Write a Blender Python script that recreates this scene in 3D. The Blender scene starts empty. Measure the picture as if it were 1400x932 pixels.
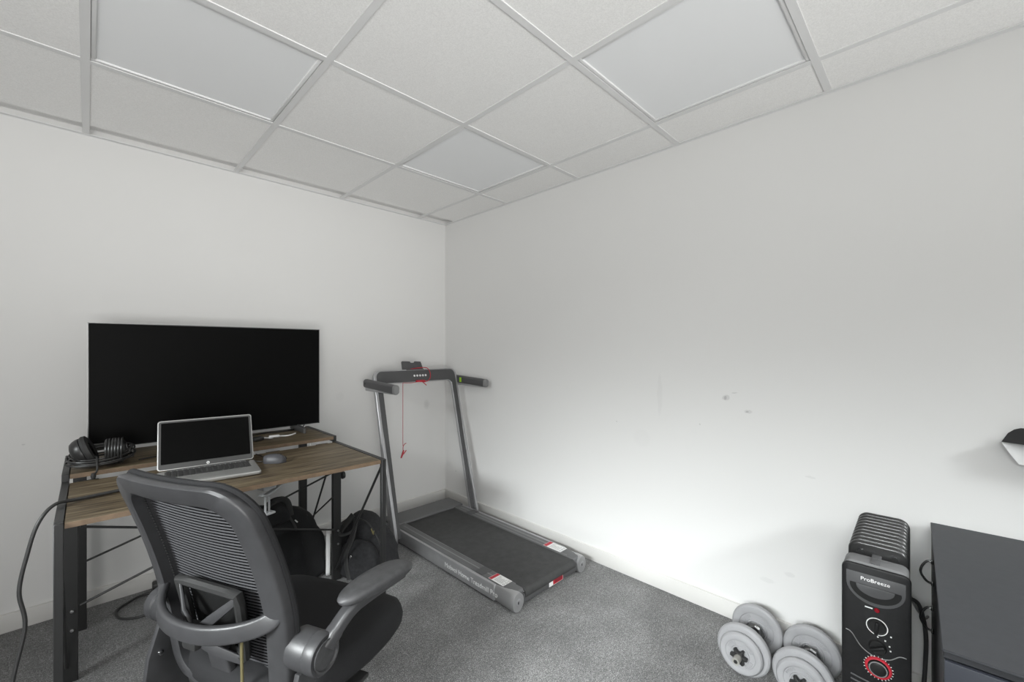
import bpy, bmesh, math, random
from mathutils import Vector, Matrix, noise
random.seed(7)
SC = bpy.context.scene
COL = SC.collection
PI = math.pi
def R(a): return math.radians(a)

# ------------------------------------------------------------------ helpers
class MB:
    """collects shapes and links them as ONE mesh object"""
    def __init__(s): s.bm = bmesh.new()
    def merge(s, t, M=None):
        if M is not None: bmesh.ops.transform(t, matrix=M, verts=t.verts)
        me = bpy.data.meshes.new('tmp'); t.to_mesh(me); t.free()
        s.bm.from_mesh(me); bpy.data.meshes.remove(me); return s
    def box(s, c, size, rot=None, bevel=0, seg=2):
        t = bmesh.new(); bmesh.ops.create_cube(t, size=1)
        bmesh.ops.scale(t, vec=size, verts=t.verts)
        if bevel: bmesh.ops.bevel(t, geom=t.edges[:], offset=bevel, segments=seg, profile=.5, affect='EDGES')
        M = Matrix.Translation(c)
        if rot is not None: M = M @ (rot if isinstance(rot, Matrix) else Matrix.Rotation(rot, 4, 'Z'))
        return s.merge(t, M)
    def span(s, a, b, bevel=0, seg=2):
        c = [(p+q)/2 for p, q in zip(a, b)]; d = [abs(q-p) for p, q in zip(a, b)]
        return s.box(c, d, None, bevel, seg)
    def loft(s, rings, caps=True, closed=False):
        bm = s.bm; vr = [[bm.verts.new(p) for p in r] for r in rings]
        n = len(vr[0]); m = len(vr)
        for i in range(m if closed else m-1):
            a, b = vr[i], vr[(i+1) % m]
            for k in range(n):
                bm.faces.new((a[k], a[(k+1) % n], b[(k+1) % n], b[k]))
        if caps and not closed:
            bm.faces.new(vr[0][::-1]); bm.faces.new(vr[-1])
        return s
    def sweep(s, path, prof, closed=False, up=None, scales=None, caps=True):
        P = [Vector(p) for p in path]; n = len(P); rings = []; u = None
        for i in range(n):
            if closed: t = (P[(i+1) % n]-P[i-1])
            else: t = P[min(i+1, n-1)]-P[max(i-1, 0)]
            t.normalize()
            if up is not None:
                ref = Vector(up[i]) if isinstance(up, list) else Vector(up)
                u = (ref - t*ref.dot(t)).normalized()
            elif u is None:
                ref = Vector((0, 0, 1)) if abs(t.z) < .9 else Vector((1, 0, 0))
                u = (ref - t*ref.dot(t)).normalized()
            else:
                u = (u - t*u.dot(t)).normalized()
            w = t.cross(u); k = scales[i] if scales else 1
            kx, ky = k if isinstance(k, tuple) else (k, k)
            rings.append([P[i] + w*(x*kx) + u*(y*ky) for x, y in prof])
        return s.loft(rings, caps, closed)
    def tube(s, path, r, n=10, closed=False, scales=None):
        return s.sweep(path, [(r*math.cos(2*PI*k/n), r*math.sin(2*PI*k/n)) for k in range(n)], closed, None, scales)
    def lathe(s, prof, M=None, n=32):
        t = bmesh.new(); cols = []
        for r, z in prof:
            cols.append([t.verts.new((r*math.cos(2*PI*k/n), r*math.sin(2*PI*k/n), z)) for k in range(n)] if r > 1e-6 else [t.verts.new((0, 0, z))])
        for a, b in zip(cols, cols[1:]):
            for k in range(n):
                k2 = (k+1) % n
                if len(a) == 1 and len(b) == 1: continue
                if len(a) == 1: t.faces.new((a[0], b[k2], b[k]))
                elif len(b) == 1: t.faces.new((a[k], a[k2], b[0]))
                else: t.faces.new((a[k], a[k2], b[k2], b[k]))
        return s.merge(t, M)
    def prism(s, poly, d, M=None, bevel=0, seg=2):
        t = bmesh.new(); vs = [t.verts.new((x, y, 0)) for x, y in poly]
        f = t.faces.new(vs); ex = bmesh.ops.extrude_face_region(t, geom=[f])
        bmesh.ops.translate(t, vec=(0, 0, d), verts=[v for v in ex['geom'] if isinstance(v, bmesh.types.BMVert)])
        bmesh.ops.recalc_face_normals(t, faces=t.faces)
        if bevel:
            es = [e for e in t.edges if abs(e.verts[0].co.z-e.verts[1].co.z) < 1e-6]
            bmesh.ops.bevel(t, geom=es, offset=bevel, segments=seg, profile=.5, affect='EDGES')
        return s.merge(t, M)
    def surf(s, fn, nu, nv, thick=None):
        bm = s.bm; g = [[bm.verts.new(fn(i/nu, j/nv)) for j in range(nv+1)] for i in range(nu+1)]
        fs = [bm.faces.new((g[i][j], g[i+1][j], g[i+1][j+1], g[i][j+1])) for i in range(nu) for j in range(nv)]
        if thick: bmesh.ops.solidify(bm, geom=fs, thickness=thick)
        return s
    def build(s, name, m, parent=None, local=False, ang=40, smooth=True):
        bmesh.ops.recalc_face_normals(s.bm, faces=s.bm.faces)
        me = bpy.data.meshes.new(name)
        s.bm.to_mesh(me); s.bm.free()
        if parent is not None and not local:
            off = Vector((0, 0, 0)); q = parent
            while q is not None: off += q.location; q = q.parent
            me.transform(Matrix.Translation(-off))
        if smooth:
            for p in me.polygons: p.use_smooth = True
            me.set_sharp_from_angle(angle=R(ang))
        me.materials.append(m)
        o = bpy.data.objects.new(name, me); COL.objects.link(o)
        if parent is not None: o.parent = parent
        return o
def thing(name, label, cat, loc=(0, 0, 0), rz=0, group=None):
    o = bpy.data.objects.new(name, None); COL.objects.link(o)
    o.location = loc; o.rotation_euler = (0, 0, rz); o.empty_display_size = .05
    return tag(o, label, cat, group)
def tag(o, label, cat, group=None):
    o['label'] = label; o['category'] = cat
    if group: o['group'] = group
    return o
def part(o, label): o['label'] = label; return o
def struct(o): o['kind'] = 'structure'; return o
def copy_tree(o, parent=None):
    c = o.copy(); COL.objects.link(c)
    if parent is not None: c.parent = parent
    for ch in list(o.children): copy_tree(ch, c)
    return c
def arc(c, r, a0, a1, n): return [(c[0]+r*math.cos(R(a0+(a1-a0)*k/n)), c[1]+r*math.sin(R(a0+(a1-a0)*k/n))) for k in range(n+1)]
def rrect(w, h, r, n=5, cx=0, cy=0):
    o = []
    for sx, sy, a in ((1, 1, 0), (-1, 1, 90), (-1, -1, 180), (1, -1, 270)):
        o += arc((cx+sx*(w/2-r), cy+sy*(h/2-r)), r, a, a+90, n)
    return o
def spline(pts, n=8, closed=False):
    P = [Vector(p) for p in pts]; out = []; m = len(P)
    for i in range(m if closed else m-1):
        if closed: a, b, c, d = P[i-1], P[i], P[(i+1) % m], P[(i+2) % m]
        else: a, b, c, d = P[max(i-1, 0)], P[i], P[i+1], P[min(i+2, m-1)]
        for k in range(n):
            t = k/n
            out.append(.5*((2*b)+(c-a)*t+(2*a-5*b+4*c-d)*t*t+(3*b-a-3*c+d)*t**3))
    if not closed: out.append(P[-1])
    return out
def text(name, body, size, M, m, parent, ext=.0004, align='CENTER', sx=1):
    cu = bpy.data.curves.new(name, 'FONT'); cu.body = body; cu.size = size; cu.extrude = ext
    cu.align_x = align; cu.align_y = 'CENTER'; cu.resolution_u = 3
    cu.materials.append(m)
    f = bpy.data.objects.new('tmp', cu); COL.objects.link(f)
    me = bpy.data.meshes.new_from_object(f.evaluated_get(bpy.context.evaluated_depsgraph_get()))
    bpy.data.objects.remove(f); bpy.data.curves.remove(cu)
    o = bpy.data.objects.new(name, me); COL.objects.link(o); o.parent = parent
    o.matrix_local = M @ Matrix.Diagonal((sx, 1, 1, 1)); return o
def frame(o, x, y):
    """matrix with local x, y axes given and origin o"""
    x = Vector(x).normalized(); y = Vector(y); y = (y-x*y.dot(x)).normalized(); z = x.cross(y)
    return Matrix(((x.x, y.x, z.x, o[0]), (x.y, y.y, z.y, o[1]), (x.z, y.z, z.z, o[2]), (0, 0, 0, 1)))

# ------------------------------------------------------------------ materials
class NT:
    def __init__(s, name):
        s.m = bpy.data.materials.new(name); s.m.use_nodes = True
        s.t = s.m.node_tree; s.b = s.t.nodes['Principled BSDF']
    def n(s, kind, **kw):
        x = s.t.nodes.new(kind)
        for k, v in kw.items():
            if k in ('i',):
                for a, b in v.items(): x.inputs[a].default_value = b
            else: setattr(x, k, v)
        return x
    def l(s, a, b): s.t.links.new(a, b)
    def coords(s, kind='Object', scale=(1, 1, 1)):
        c = s.n('ShaderNodeTexCoord'); m = s.n('ShaderNodeMapping'); m.inputs['Scale'].default_value = scale
        s.l(c.outputs[kind], m.inputs[0]); return m.outputs[0]
    def noise(s, vec, scale, detail=4, rough=.5):
        x = s.n('ShaderNodeTexNoise'); x.inputs['Scale'].default_value = scale; x.inputs['Detail'].default_value = detail
        x.inputs['Roughness'].default_value = rough; s.l(vec, x.inputs['Vector']); return x.outputs['Fac']
    def ramp(s, fac, stops):
        x = s.n('ShaderNodeValToRGB'); e = x.color_ramp.elements
        while len(e) < len(stops): e.new(.5)
        for q, (p, c) in zip(e, stops): q.position = p; q.color = (*c, 1)
        s.l(fac, x.inputs[0]); return x.outputs[0]
    def bump(s, h, strength=.2, dist=.001):
        x = s.n('ShaderNodeBump'); x.inputs['Strength'].default_value = strength; x.inputs['Distance'].default_value = dist
        s.l(h, x.inputs['Height']); s.l(x.outputs[0], s.b.inputs['Normal'])
def plain(name, c, rough=.5, metal=0, spec=.5, var=.0, vs=40, bump=0, bs=200, bd=.0006, coat=0):
    k = NT(name); b = k.b
    if isinstance(c, (int, float)): c = (c, c, c)
    b.inputs['Base Color'].default_value = (*c, 1); b.inputs['Roughness'].default_value = rough
    b.inputs['Metallic'].default_value = metal; b.inputs['Specular IOR Level'].default_value = spec
    if coat: b.inputs['Coat Weight'].default_value = coat
    v = k.coords()
    if var:
        f = k.noise(v, vs, 4, .6)
        k.l(k.ramp(f, [(.3, tuple(x*(1-var) for x in c)), (.7, tuple(min(1, x*(1+var)) for x in c))]), b.inputs['Base Color'])
    if bump: k.bump(k.noise(v, bs, 3, .6), bump, bd)
    return k.m

M = {}
M['tile'] = plain('ceiling_tile', (.88, .875, .865), .95, spec=.1, var=.075, vs=260, bump=.5, bs=420, bd=.0012)
M['grid'] = plain('ceiling_grid', (.74, .74, .74), .5, spec=.3)
M['diffuser'] = plain('diffuser', (.86, .87, .88), .6, spec=.3)
M['lightframe'] = plain('light_frame', (.74, .74, .74), .5)
M['skirt'] = plain('skirting', (.66, .65, .63), .6, spec=.3, var=.02, vs=6)
M['skirtgap'] = plain('skirting_gap', .22, .8)
M['white_metal'] = plain('window_white', .8, .4)
M['black_frame'] = plain('black_powder_coat', .022, .42, spec=.4, bump=.1, bs=600)
M['black_plastic'] = plain('black_plastic', .02, .4)
M['bolt'] = plain('bolt_zinc', .55, .3, metal=1)
M['screen'] = plain('screen_glass', .0030, .45, spec=.06)
M['tvbody'] = plain('tv_body', .012, .4)
M['tvedge'] = plain('tv_edge', .22, .35, metal=.8)
M['tvfoot'] = plain('tv_foot', .14, .35, metal=.6)
M['alu'] = plain('laptop_aluminium', (.54, .54, .53), .4, metal=.75)
M['bezel'] = plain('laptop_bezel', .07, .45)
M['key'] = plain('key', .035, .5)
M['white'] = plain('white_print', .85, .5)
M['white_cable'] = plain('white_cable', .7, .45)
M['grey_cable'] = plain('grey_cable', .25, .5)
M['black_cable'] = plain('black_cable', .028, .45)
M['mouse'] = plain('mouse_grey', (.06, .06, .067), .45)
M['mouse_dark'] = plain('mouse_dark', .02, .5)
M['hp'] = plain('headphone_black', .02, .35)
M['hp_pad'] = plain('headphone_pad', .022, .6, bump=.4, bs=90, bd=.002)
M['hp_grey'] = plain('headphone_grey', .09, .35)
M['chair'] = plain('chair_plastic', (.034, .034, .036), .42, spec=.5, var=.12, vs=30, bump=.12, bs=900)
M['chair_pad'] = plain('arm_pad', (.042, .042, .044), .5, var=.3, vs=45, bump=.25, bs=500)
M['chair_dark'] = plain('chair_dark', .016, .6)
M['seat'] = plain('seat_fabric', (.014, .014, .015), .85, spec=.25, var=.3, vs=700, bump=.5, bs=900)
M['chrome'] = plain('chrome', .75, .15, metal=1)
M['brass'] = plain('brass', (.38, .33, .17), .35, metal=.8)
M['bag'] = plain('bag_fabric', (.016, .016, .017), .8, spec=.3, var=.25, vs=250, bump=.4, bs=700)
M['bag2'] = plain('backpack_fabric', (.022, .022, .024), .75, spec=.35, var=.3, vs=60, bump=.4, bs=500)
M['strap'] = plain('strap_webbing', .03, .7, bump=.5, bs=600)
M['clear'] = NT('clear_plastic').m
_b = M['clear'].node_tree.nodes['Principled BSDF']
_b.inputs['Transmission Weight'].default_value = .45; _b.inputs['Roughness'].default_value = .35; _b.inputs['IOR'].default_value = 1.2; _b.inputs['Base Color'].default_value = (.62, .63, .64, 1)
M['silver'] = plain('treadmill_silver', (.44, .44, .45), .36, metal=.65, var=.05, vs=20)
M['silver_light'] = plain('treadmill_endcap', (.42, .42, .425), .36, metal=.65)
M['tm_dark'] = plain('treadmill_dark', (.075, .075, .077), .45, spec=.4)
M['tm_rail'] = plain('treadmill_rail', (.105, .105, .107), .5)
M['rail_line'] = plain('rail_line', .19, .45)
M['belt'] = plain('belt', (.05, .05, .05), .7, spec=.3, var=.15, vs=30, bump=.5, bs=500)
M['red'] = plain('red', (.42, .015, .03), .5)
M['green'] = plain('green_label', (.35, .65, .03), .5)
M['sticker'] = plain('sticker_paper', (.75, .75, .74), .6)
M['ink'] = plain('printed_grey', .3, .6)
M['plate'] = plain('plate_grey', (.33, .33, .34), .5, spec=.4, var=.05, vs=15, bump=.1, bs=300)
M['nut'] = plain('nut_black', .02, .4)
M['heater'] = plain('heater_black', .013, .32, spec=.5)
M['heater_fin'] = plain('heater_fin', .016, .3, spec=.7)
M['heater_panel'] = plain('heater_panel', (.009, .009, .0095), .5, spec=.3, var=.2, vs=60)
M['heater_grey'] = plain('heater_grey', (.13, .13, .132), .5, bump=.1, bs=600)
M['heater_mid'] = plain('heater_handle', (.085, .085, .088), .45)
M['knob'] = plain('knob', .012, .35)
M['lamp_red'] = plain('indicator_red', (.22, .004, .012), .25)
M['cab_top'] = plain('cabinet_top', (.036, .0375, .042), .55, spec=.35, var=.08, vs=60, bump=.1, bs=300)
M['cab'] = plain('cabinet_body', (.022, .023, .026), .45, var=.15, vs=20)
M['cab_front'] = plain('cabinet_front', (.028, .031, .040), .42, var=.1, vs=12)
M['paper'] = plain('paper', .82, .8)
M['paper_dark'] = plain('dark_card', .10, .6)

# wood planks
k = NT('wood_plank')
v = k.coords('Object', (1.3, 11, 11))
n1 = k.noise(v, 3.0, 8, .68)
w = k.n('ShaderNodeTexWave', wave_type='BANDS', bands_direction='Y'); w.inputs['Scale'].default_value = 2.6; w.inputs['Distortion'].default_value = 7
w.inputs['Detail'].default_value = 4; w.inputs['Detail Scale'].default_value = 1.5
v2 = k.coords('Object', (.9, 5, 5)); k.l(v2, w.inputs['Vector'])
mx = k.n('ShaderNodeMath', operation='MULTIPLY_ADD'); mx.inputs[1].default_value = .16; k.l(w.outputs['Fac'], mx.inputs[0])
m2 = k.n('ShaderNodeMath', operation='MULTIPLY'); m2.inputs[1].default_value = .84; k.l(n1, m2.inputs[0]); k.l(m2.outputs[0], mx.inputs[2])
big = k.noise(k.coords('Object', (1.6, 7, 7)), 2.2, 4, .6)
m3 = k.n('ShaderNodeMath', operation='MULTIPLY_ADD'); m3.inputs[1].default_value = .55; k.l(big, m3.inputs[0]); k.l(mx.outputs[0], m3.inputs[2])
c = k.ramp(m3.outputs[0], [(.52, (.016, .011, .006)), (.66, (.058, .042, .026)), (.80, (.112, .085, .049)), (.98, (.195, .158, .108))])
k.l(c, k.b.inputs['Base Color']); k.b.inputs['Roughness'].default_value = .5; k.b.inputs['Specular IOR Level'].default_value = .35
k.bump(mx.outputs[0], .12, .0008)
M['wood'] = k.m
M['wood_edge'] = plain('wood_edge', (.165, .112, .07), .55, var=.2, vs=30)

# carpet
k = NT('carpet'); v = k.coords('Object')
f1 = k.noise(v, 230, 3, .75); f2 = k.noise(v, 6, 4, .6); f3 = k.noise(v, 75, 4, .7)
a = k.n('ShaderNodeMath', operation='MULTIPLY_ADD'); a.inputs[1].default_value = .75; k.l(f1, a.inputs[0])
b_ = k.n('ShaderNodeMath', operation='MULTIPLY_ADD'); b_.inputs[1].default_value = .25; k.l(f3, b_.inputs[0]); 
c_ = k.n('ShaderNodeMath', operation='MULTIPLY'); c_.inputs[1].default_value = .16; k.l(f2, c_.inputs[0]); k.l(c_.outputs[0], b_.inputs[2]); k.l(b_.outputs[0], a.inputs[2])
k.l(k.ramp(a.outputs[0], [(.40, (.022, .022, .0225)), (.58, (.145, .144, .143)), (.76, (.50, .495, .49))]), k.b.inputs['Base Color'])
k.b.inputs['Roughness'].default_value = 1; k.b.inputs['Specular IOR Level'].default_value = .1
k.b.inputs['Sheen Weight'].default_value = .2
k.bump(a.outputs[0], .9, .006)
M['carpet'] = k.m

# painted walls with their scuffs and filler patches (position, radii, strength)
def wallmat(name, base, marks):
    k = NT(name); geo = k.n('ShaderNodeNewGeometry'); v = geo.outputs['Position']
    col = k.ramp(k.noise(v, 1.4, 3, .5), [(.3, tuple(x*.985 for x in base)), (.7, base)])
    wob = k.n('ShaderNodeTexNoise'); wob.inputs['Scale'].default_value = 45; k.l(v, wob.inputs['Vector'])
    for pos, rad, stg in marks:
        sub = k.n('ShaderNodeVectorMath', operation='SUBTRACT'); sub.inputs[1].default_value = pos; k.l(v, sub.inputs[0])
        w2 = k.n('ShaderNodeVectorMath', operation='MULTIPLY_ADD'); w2.inputs[1].default_value = (.012, .012, .012); k.l(wob.outputs['Color'], w2.inputs[0])
        s2 = k.n('ShaderNodeVectorMath', operation='SUBTRACT'); s2.inputs[1].default_value = (.006, .006, .006); k.l(sub.outputs[0], w2.inputs[2]); k.l(w2.outputs[0], s2.inputs[0])
        dv = k.n('ShaderNodeVectorMath', operation='DIVIDE'); dv.inputs[1].default_value = rad; k.l(s2.outputs[0], dv.inputs[0])
        ln = k.n('ShaderNodeVectorMath', operation='LENGTH'); k.l(dv.outputs[0], ln.inputs[0])
        mr = k.n('ShaderNodeMapRange'); mr.inputs['From Min'].default_value = 1.1; mr.inputs['From Max'].default_value = .75
        mr.inputs['To Min'].default_value = 0; mr.inputs['To Max'].default_value = stg; k.l(ln.outputs['Value'], mr.inputs['Value'])
        mix = k.n('ShaderNodeMix', data_type='RGBA'); mix.inputs[7].default_value = (.32, .32, .32, 1)
        k.l(mr.outputs[0], mix.inputs[0]); k.l(col, mix.inputs[6]); col = mix.outputs[2]
    k.l(col, k.b.inputs['Base Color']); k.b.inputs['Roughness'].default_value = .65; k.b.inputs['Specular IOR Level'].default_value = .25
    k.bump(k.noise(v, 160, 3, .6), .06, .001)
    return k.m
WX, WY, H = 2.068, 2.838, 2.23
M['wall_r'] = wallmat('wall_paint_right', (.745, .742, .733), [
    ((WX, .681, .998), (9, .017, .014), .3), ((WX, .684, .997), (9, .005, .010), .5), ((WX, .588, .944), (9, .016, .009), .25), ((WX, .592, .943), (9, .006, .004), .5),
    ((WX, 1.0, .985), (9, .014, .11), .07), ((WX, .645, 1.02), (9, .012, .002), .35), ((WX, 2.70, .25), (9, .006, .006), .4),
    ((WX, 1.1, .75), (9, .05, .05), .04), ((WX, .80, .86), (9, .004, .004), .3), ((WX, 1.25, .82), (9, .004, .004), .3), ((WX, .36, .70), (9, .02, .004), .15), ((WX, .43, .28), (9, .02, .01), .12), ((WX, .515, .225), (9, .03, .012), .1)])
M['wall_b'] = wallmat('wall_paint_back', (.745, .741, .731), [
    ((1.886, WY, .785), (.028, 9, .04), .13), ((1.886, WY, .785), (.016, 9, .022), .12), ((1.2, WY, .9), (.03, 9, .03), .05), ((-.2, WY, .8), (.006, 9, .004), .3)])
M['wall_p'] = plain('wall_paint_plain', (.78, .775, .765), .65)
k = NT('window_glass'); k.t.nodes.remove(k.b)
tb = k.n('ShaderNodeBsdfTransparent'); tb.inputs[0].default_value = (.97, .985, .98, 1)
gb = k.n('ShaderNodeBsdfGlossy'); gb.inputs['Roughness'].default_value = .02
ms = k.n('ShaderNodeMixShader'); ms.inputs[0].default_value = .05; k.l(tb.outputs[0], ms.inputs[1]); k.l(gb.outputs[0], ms.inputs[2])
k.l(ms.outputs[0], [n for n in k.t.nodes if n.type == 'OUTPUT_MATERIAL'][0].inputs[0])
M['glass'] = k.m

# ------------------------------------------------------------------ the room
XL, YR = -1.75, -1.75
struct(MB().span((XL-.1, YR-.1, -.1), (WX+.1, WY+.1, 0)).build('floor', M['carpet']))
struct(MB().span((XL-.1, WY, 0), (WX+.1, WY+.1, 2.45)).build('wall_back', M['wall_b']))
struct(MB().span((WX, YR-.1, 0), (WX+.1, WY, 2.45)).build('wall_right', M['wall_r']))
def holed(name, axis, pos, lo, hi, w0, w1, z0, z1):
    b = MB(); t = .1
    def sp(a0, a1, c0, c1):
        if axis == 'X': b.span((pos-t, a0, c0), (pos, a1, c1))
        else: b.span((a0, pos-t, c0), (a1, pos, c1))
    sp(lo, w0, 0, 2.45); sp(w1, hi, 0, 2.45); sp(w0, w1, 0, z0); sp(w0, w1, z1, 2.45)
    struct(b.build(name, M['wall_p']))
def window(name, axis, pos, w0, w1, z0, z1, n):
    o = bpy.data.objects.new(name, None); COL.objects.link(o); struct(o)
    f = MB(); g = MB(); s = .05
    def sp(m, a0, a1, c0, c1, d0=.02, d1=.08):
        if axis == 'X': m.span((pos-d1, a0, c0), (pos-d0, a1, c1))
        else: m.span((a0, pos-d1, c0), (a1, pos-d0, c1))
    sp(f, w0, w1, z0, z0+s); sp(f, w0, w1, z1-s, z1)
    for i in range(n+1):
        c = w0 + s/2 + (w1-w0-s)*i/n; sp(f, c-s/2, c+s/2, z0+s, z1-s)
    f.build('window_frame', M['white_metal'], o)
    sp(g, w0+s, w1-s, z0+s, z1-s, .047, .051); g.build('pane', M['glass'], o)
LW = (-1.5, 2.2, .75, 2.08)      # window in the left wall (behind the photographer)
RW = (-1.5, 1.8, .10, 2.12)      # unseen glazing added to the rear wall to let in more light
holed('wall_left', 'X', XL, YR-.1, WY, *LW); window('window_1', 'X', XL, *LW, 3)
holed('wall_rear', 'Y', YR, XL, WX, *RW); window('window_2_added', 'Y', YR, *RW, 3)

struct(MB().span((XL, WY-.012, 0), (WX, WY, .078), .002).span((XL, WY-.003, .078), (WX, WY, .0795)).build('baseboard_back', M['skirt']))
struct(MB().span((WX-.012, YR, 0), (WX, WY-.012, .078), .002).span((WX-.003, YR, .078), (WX, WY-.012, .0795)).build('baseboard_right', M['skirt']))
# suspended ceiling
GX = [1.803-.603*i for i in range(-1, 7)]; GY = [2.108-.603*i for i in range(-1, 8)]
LIGHTS = [(1.2, 1.505), (1.2, .299), (-.006, 1.505), (-.006, -.3), (-.61, .3)]
def islight(x, y): return any(abs(x-a) < .05 and abs(y-b) < .05 for a, b in LIGHTS)
ct = MB(); ct.span((XL, YR, 2.262), (WX, WY, 2.30))
for gx in GX:
    for gy in GY:
        x0, x1, y0, y1 = max(gx-.603, XL), min(gx, WX), max(gy-.603, YR), min(gy, WY)
        if x1-x0 < .02 or y1-y0 < .02 or islight(gx-.603, gy-.603): continue
        ct.span((x0+.004, y0+.004, H+.0025), (x1-.004, y1-.004, 2.265))
struct(ct.build('ceiling', M['tile']))
gr = MB(); T = .0125
for gx in GX[1:]:
    if gx > XL: gr.span((gx-T, YR, H-.001), (gx+T, WY, H+.003), .0008, 1)
for gy in GY[1:]:
    if gy > YR: gr.span((XL, gy-T, H-.0012), (WX, gy+T, H+.0028), .0008, 1)
struct(gr.build('trim_1', M['grid']))
tr = MB()
tr.span((XL, WY-.022, H-.002), (WX, WY, H+.002)); tr.span((WX-.022, YR, H-.002), (WX, WY-.022, H+.002))
tr.span((XL, WY-.0025, H-.004), (WX, WY, H-.002)); tr.span((WX-.0025, YR, H-.004), (WX, WY, H-.002))
struct(tr.build('trim_2', M['grid']))
LL = ['square ceiling light panel nearest the far corner above the treadmill', 'square ceiling light panel nearest the right wall and farthest right in view',
      'square ceiling light panel above the desk, leftmost of the three in view', 'square ceiling light panel behind the photographer towards the rear glazing', 'square ceiling light panel behind the photographer towards the left window']
for i, (x, y) in enumerate(LIGHTS[:3]):
    t = thing('ceiling_light', LL[i], 'ceiling light', (x+.3015, y+.3015, H), 0, 'ceiling light panels')
    f = MB(); a, b = .2885, .276
    for s in (-1, 1):
        f.box((0, s*(a+b)/2, .008), (2*a, a-b, .012), None, .002); f.box((s*(a+b)/2, 0, .008), (a-b, 2*b, .012), None, .002)
    f.build('frame', M['lightframe'], t, True)
    MB().box((0, 0, .011), (2*b, 2*b, .006)).build('diffuser', M['diffuser'], t, True)
ex = MB()
for x, y in LIGHTS[3:]: ex.span((x+.004, y+.004, H+.0025), (x+.599, y+.599, 2.262))
struct(ex.build('ceiling_tiles', M['tile']))

# ------------------------------------------------------------------ desk
D = thing('folding_desk', 'wooden folding desk with black metal frame standing under the large screen', 'desk', (.435, 2.2, 0))
DX0, DX1, DYF, DYM, DYB = -.068, .938, 1.735, 2.25, 2.655
ZT, ZR = .73, .757
fp = MB().span((DX0+.021, DYF+.003, ZT-.017), (DX1-.021, DYM-.012, ZT), .0012, 1).build('front_plank', M['wood'], D)
MB().span((DX0+.022, DYF+.0015, ZT-.0165), (DX1-.022, DYF+.0032, ZT-.0008)).build('edge_band', M['wood_edge'], fp)
rp = MB().span((DX0+.021, DYM+.012, ZR-.017), (DX1-.015, DYB, ZR), .0012, 1).build('rear_plank', M['wood'], D)
MB().span((DX0+.022, DYM+.0105, ZR-.0165), (DX1-.016, DYM+.0122, ZR-.0008)).build('edge_band', M['wood_edge'], rp)
q = .02
for x in (DX0, DX1-q):
    sg = 1 if x > 0 else -1
    p = MB().span((x, DYF-.006, 0), (x+q, DYF-.006+q, ZT+.002), .0015, 1).build('front_post', M['black_frame'], D)
    MB().box((x+q/2, DYF+.004, .004), (q+.004, q+.004, .008), None, .002).build('foot_cap', M['black_plastic'], p)
    MB().span((x, DYF+.014, ZT-.018), (x+q, DYM+.02, ZT+.002), .0015, 1).build('side_rail', M['black_frame'], D)
    # leg under the step, 4 cm wide
    xo = x+q/2-(.012 if sg < 0 else -.004) * (-1 if sg < 0 else 1)
    lg = MB().span((xo-.021, DYM-.012, 0), (xo+.021, DYM+.012, ZT-.017), .0015, 1).build('middle_post', M['black_frame'], D)
    for z in (.69, .26, .19):
        MB().lathe([(0, .006), (.005, .005), (.006, 0)], frame((xo+.005, DYM-.012, z), (1, 0, 0), (0, 0, 1)), 10).build('bolt', M['bolt'], lg)
    if sg > 0: MB().lathe([(0, .012), (.018, .01), (.02, .004), (.02, -.004), (.012, -.01)], Matrix.Translation((xo+sg*.033, DYM+.0, .545)) @ Matrix.Rotation(sg*PI/2, 4, 'Y'), 20).build('hinge_knob', M['black_frame'], lg)
    MB().span((x, DYM+.012, ZR-.028), (x+q, DYB+.01, ZR+.002), .0015, 1).build('riser_rail', M['black_frame'], D)
    xb = -.024 if x < 0 else .893
    rl = MB().span((xb-.021, DYB-.035, 0), (xb+.021, DYB-.013, ZR-.018), .0015, 1).build('rear_post', M['black_frame'], D)
    # diagonal flat bar in the side frame
    MB().tube([(x+q/2, DYF+.016, ZT-.03), (x+q/2-sg*.004, DYM-.014, .06)], .0055, 8).build('side_brace', M['black_frame'], D)
def rod(name, a, b, r=.0048): return MB().tube([a, b], r, 8).build(name, M['black_frame'], D)
rod('cross_brace', (-.02, DYM-.016, .565), (.915, DYM-.016, .272)); rod('cross_brace', (-.02, DYM-.008, .272), (.915, DYM-.008, .573))
rod('rear_brace', (-.022, DYB-.03, .29), (.893, DYB-.03, .56)); rod('rear_brace', (-.022, DYB-.022, .56), (.893, DYB-.022, .29))
rod('link_rod', (.91, 2.31, .57), (.91, 2.625, .09), .005); rod('link_rod', (.905, 2.24, .44), (.905, 2.625, .195), .004)
rod('crossbar', (-.03, DYM+.03, ZT-.035), (.91, DYM+.03, ZT-.035), .006)
# small step hinges in the slot between the planks
for x0 in (.0, .63, .86):
    MB().span((x0-.03, DYM-.0115, ZT-.015), (x0+.03, DYM+.0115, ZT-.002), .002).build('slot_bracket', M['black_frame'], D)

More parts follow.
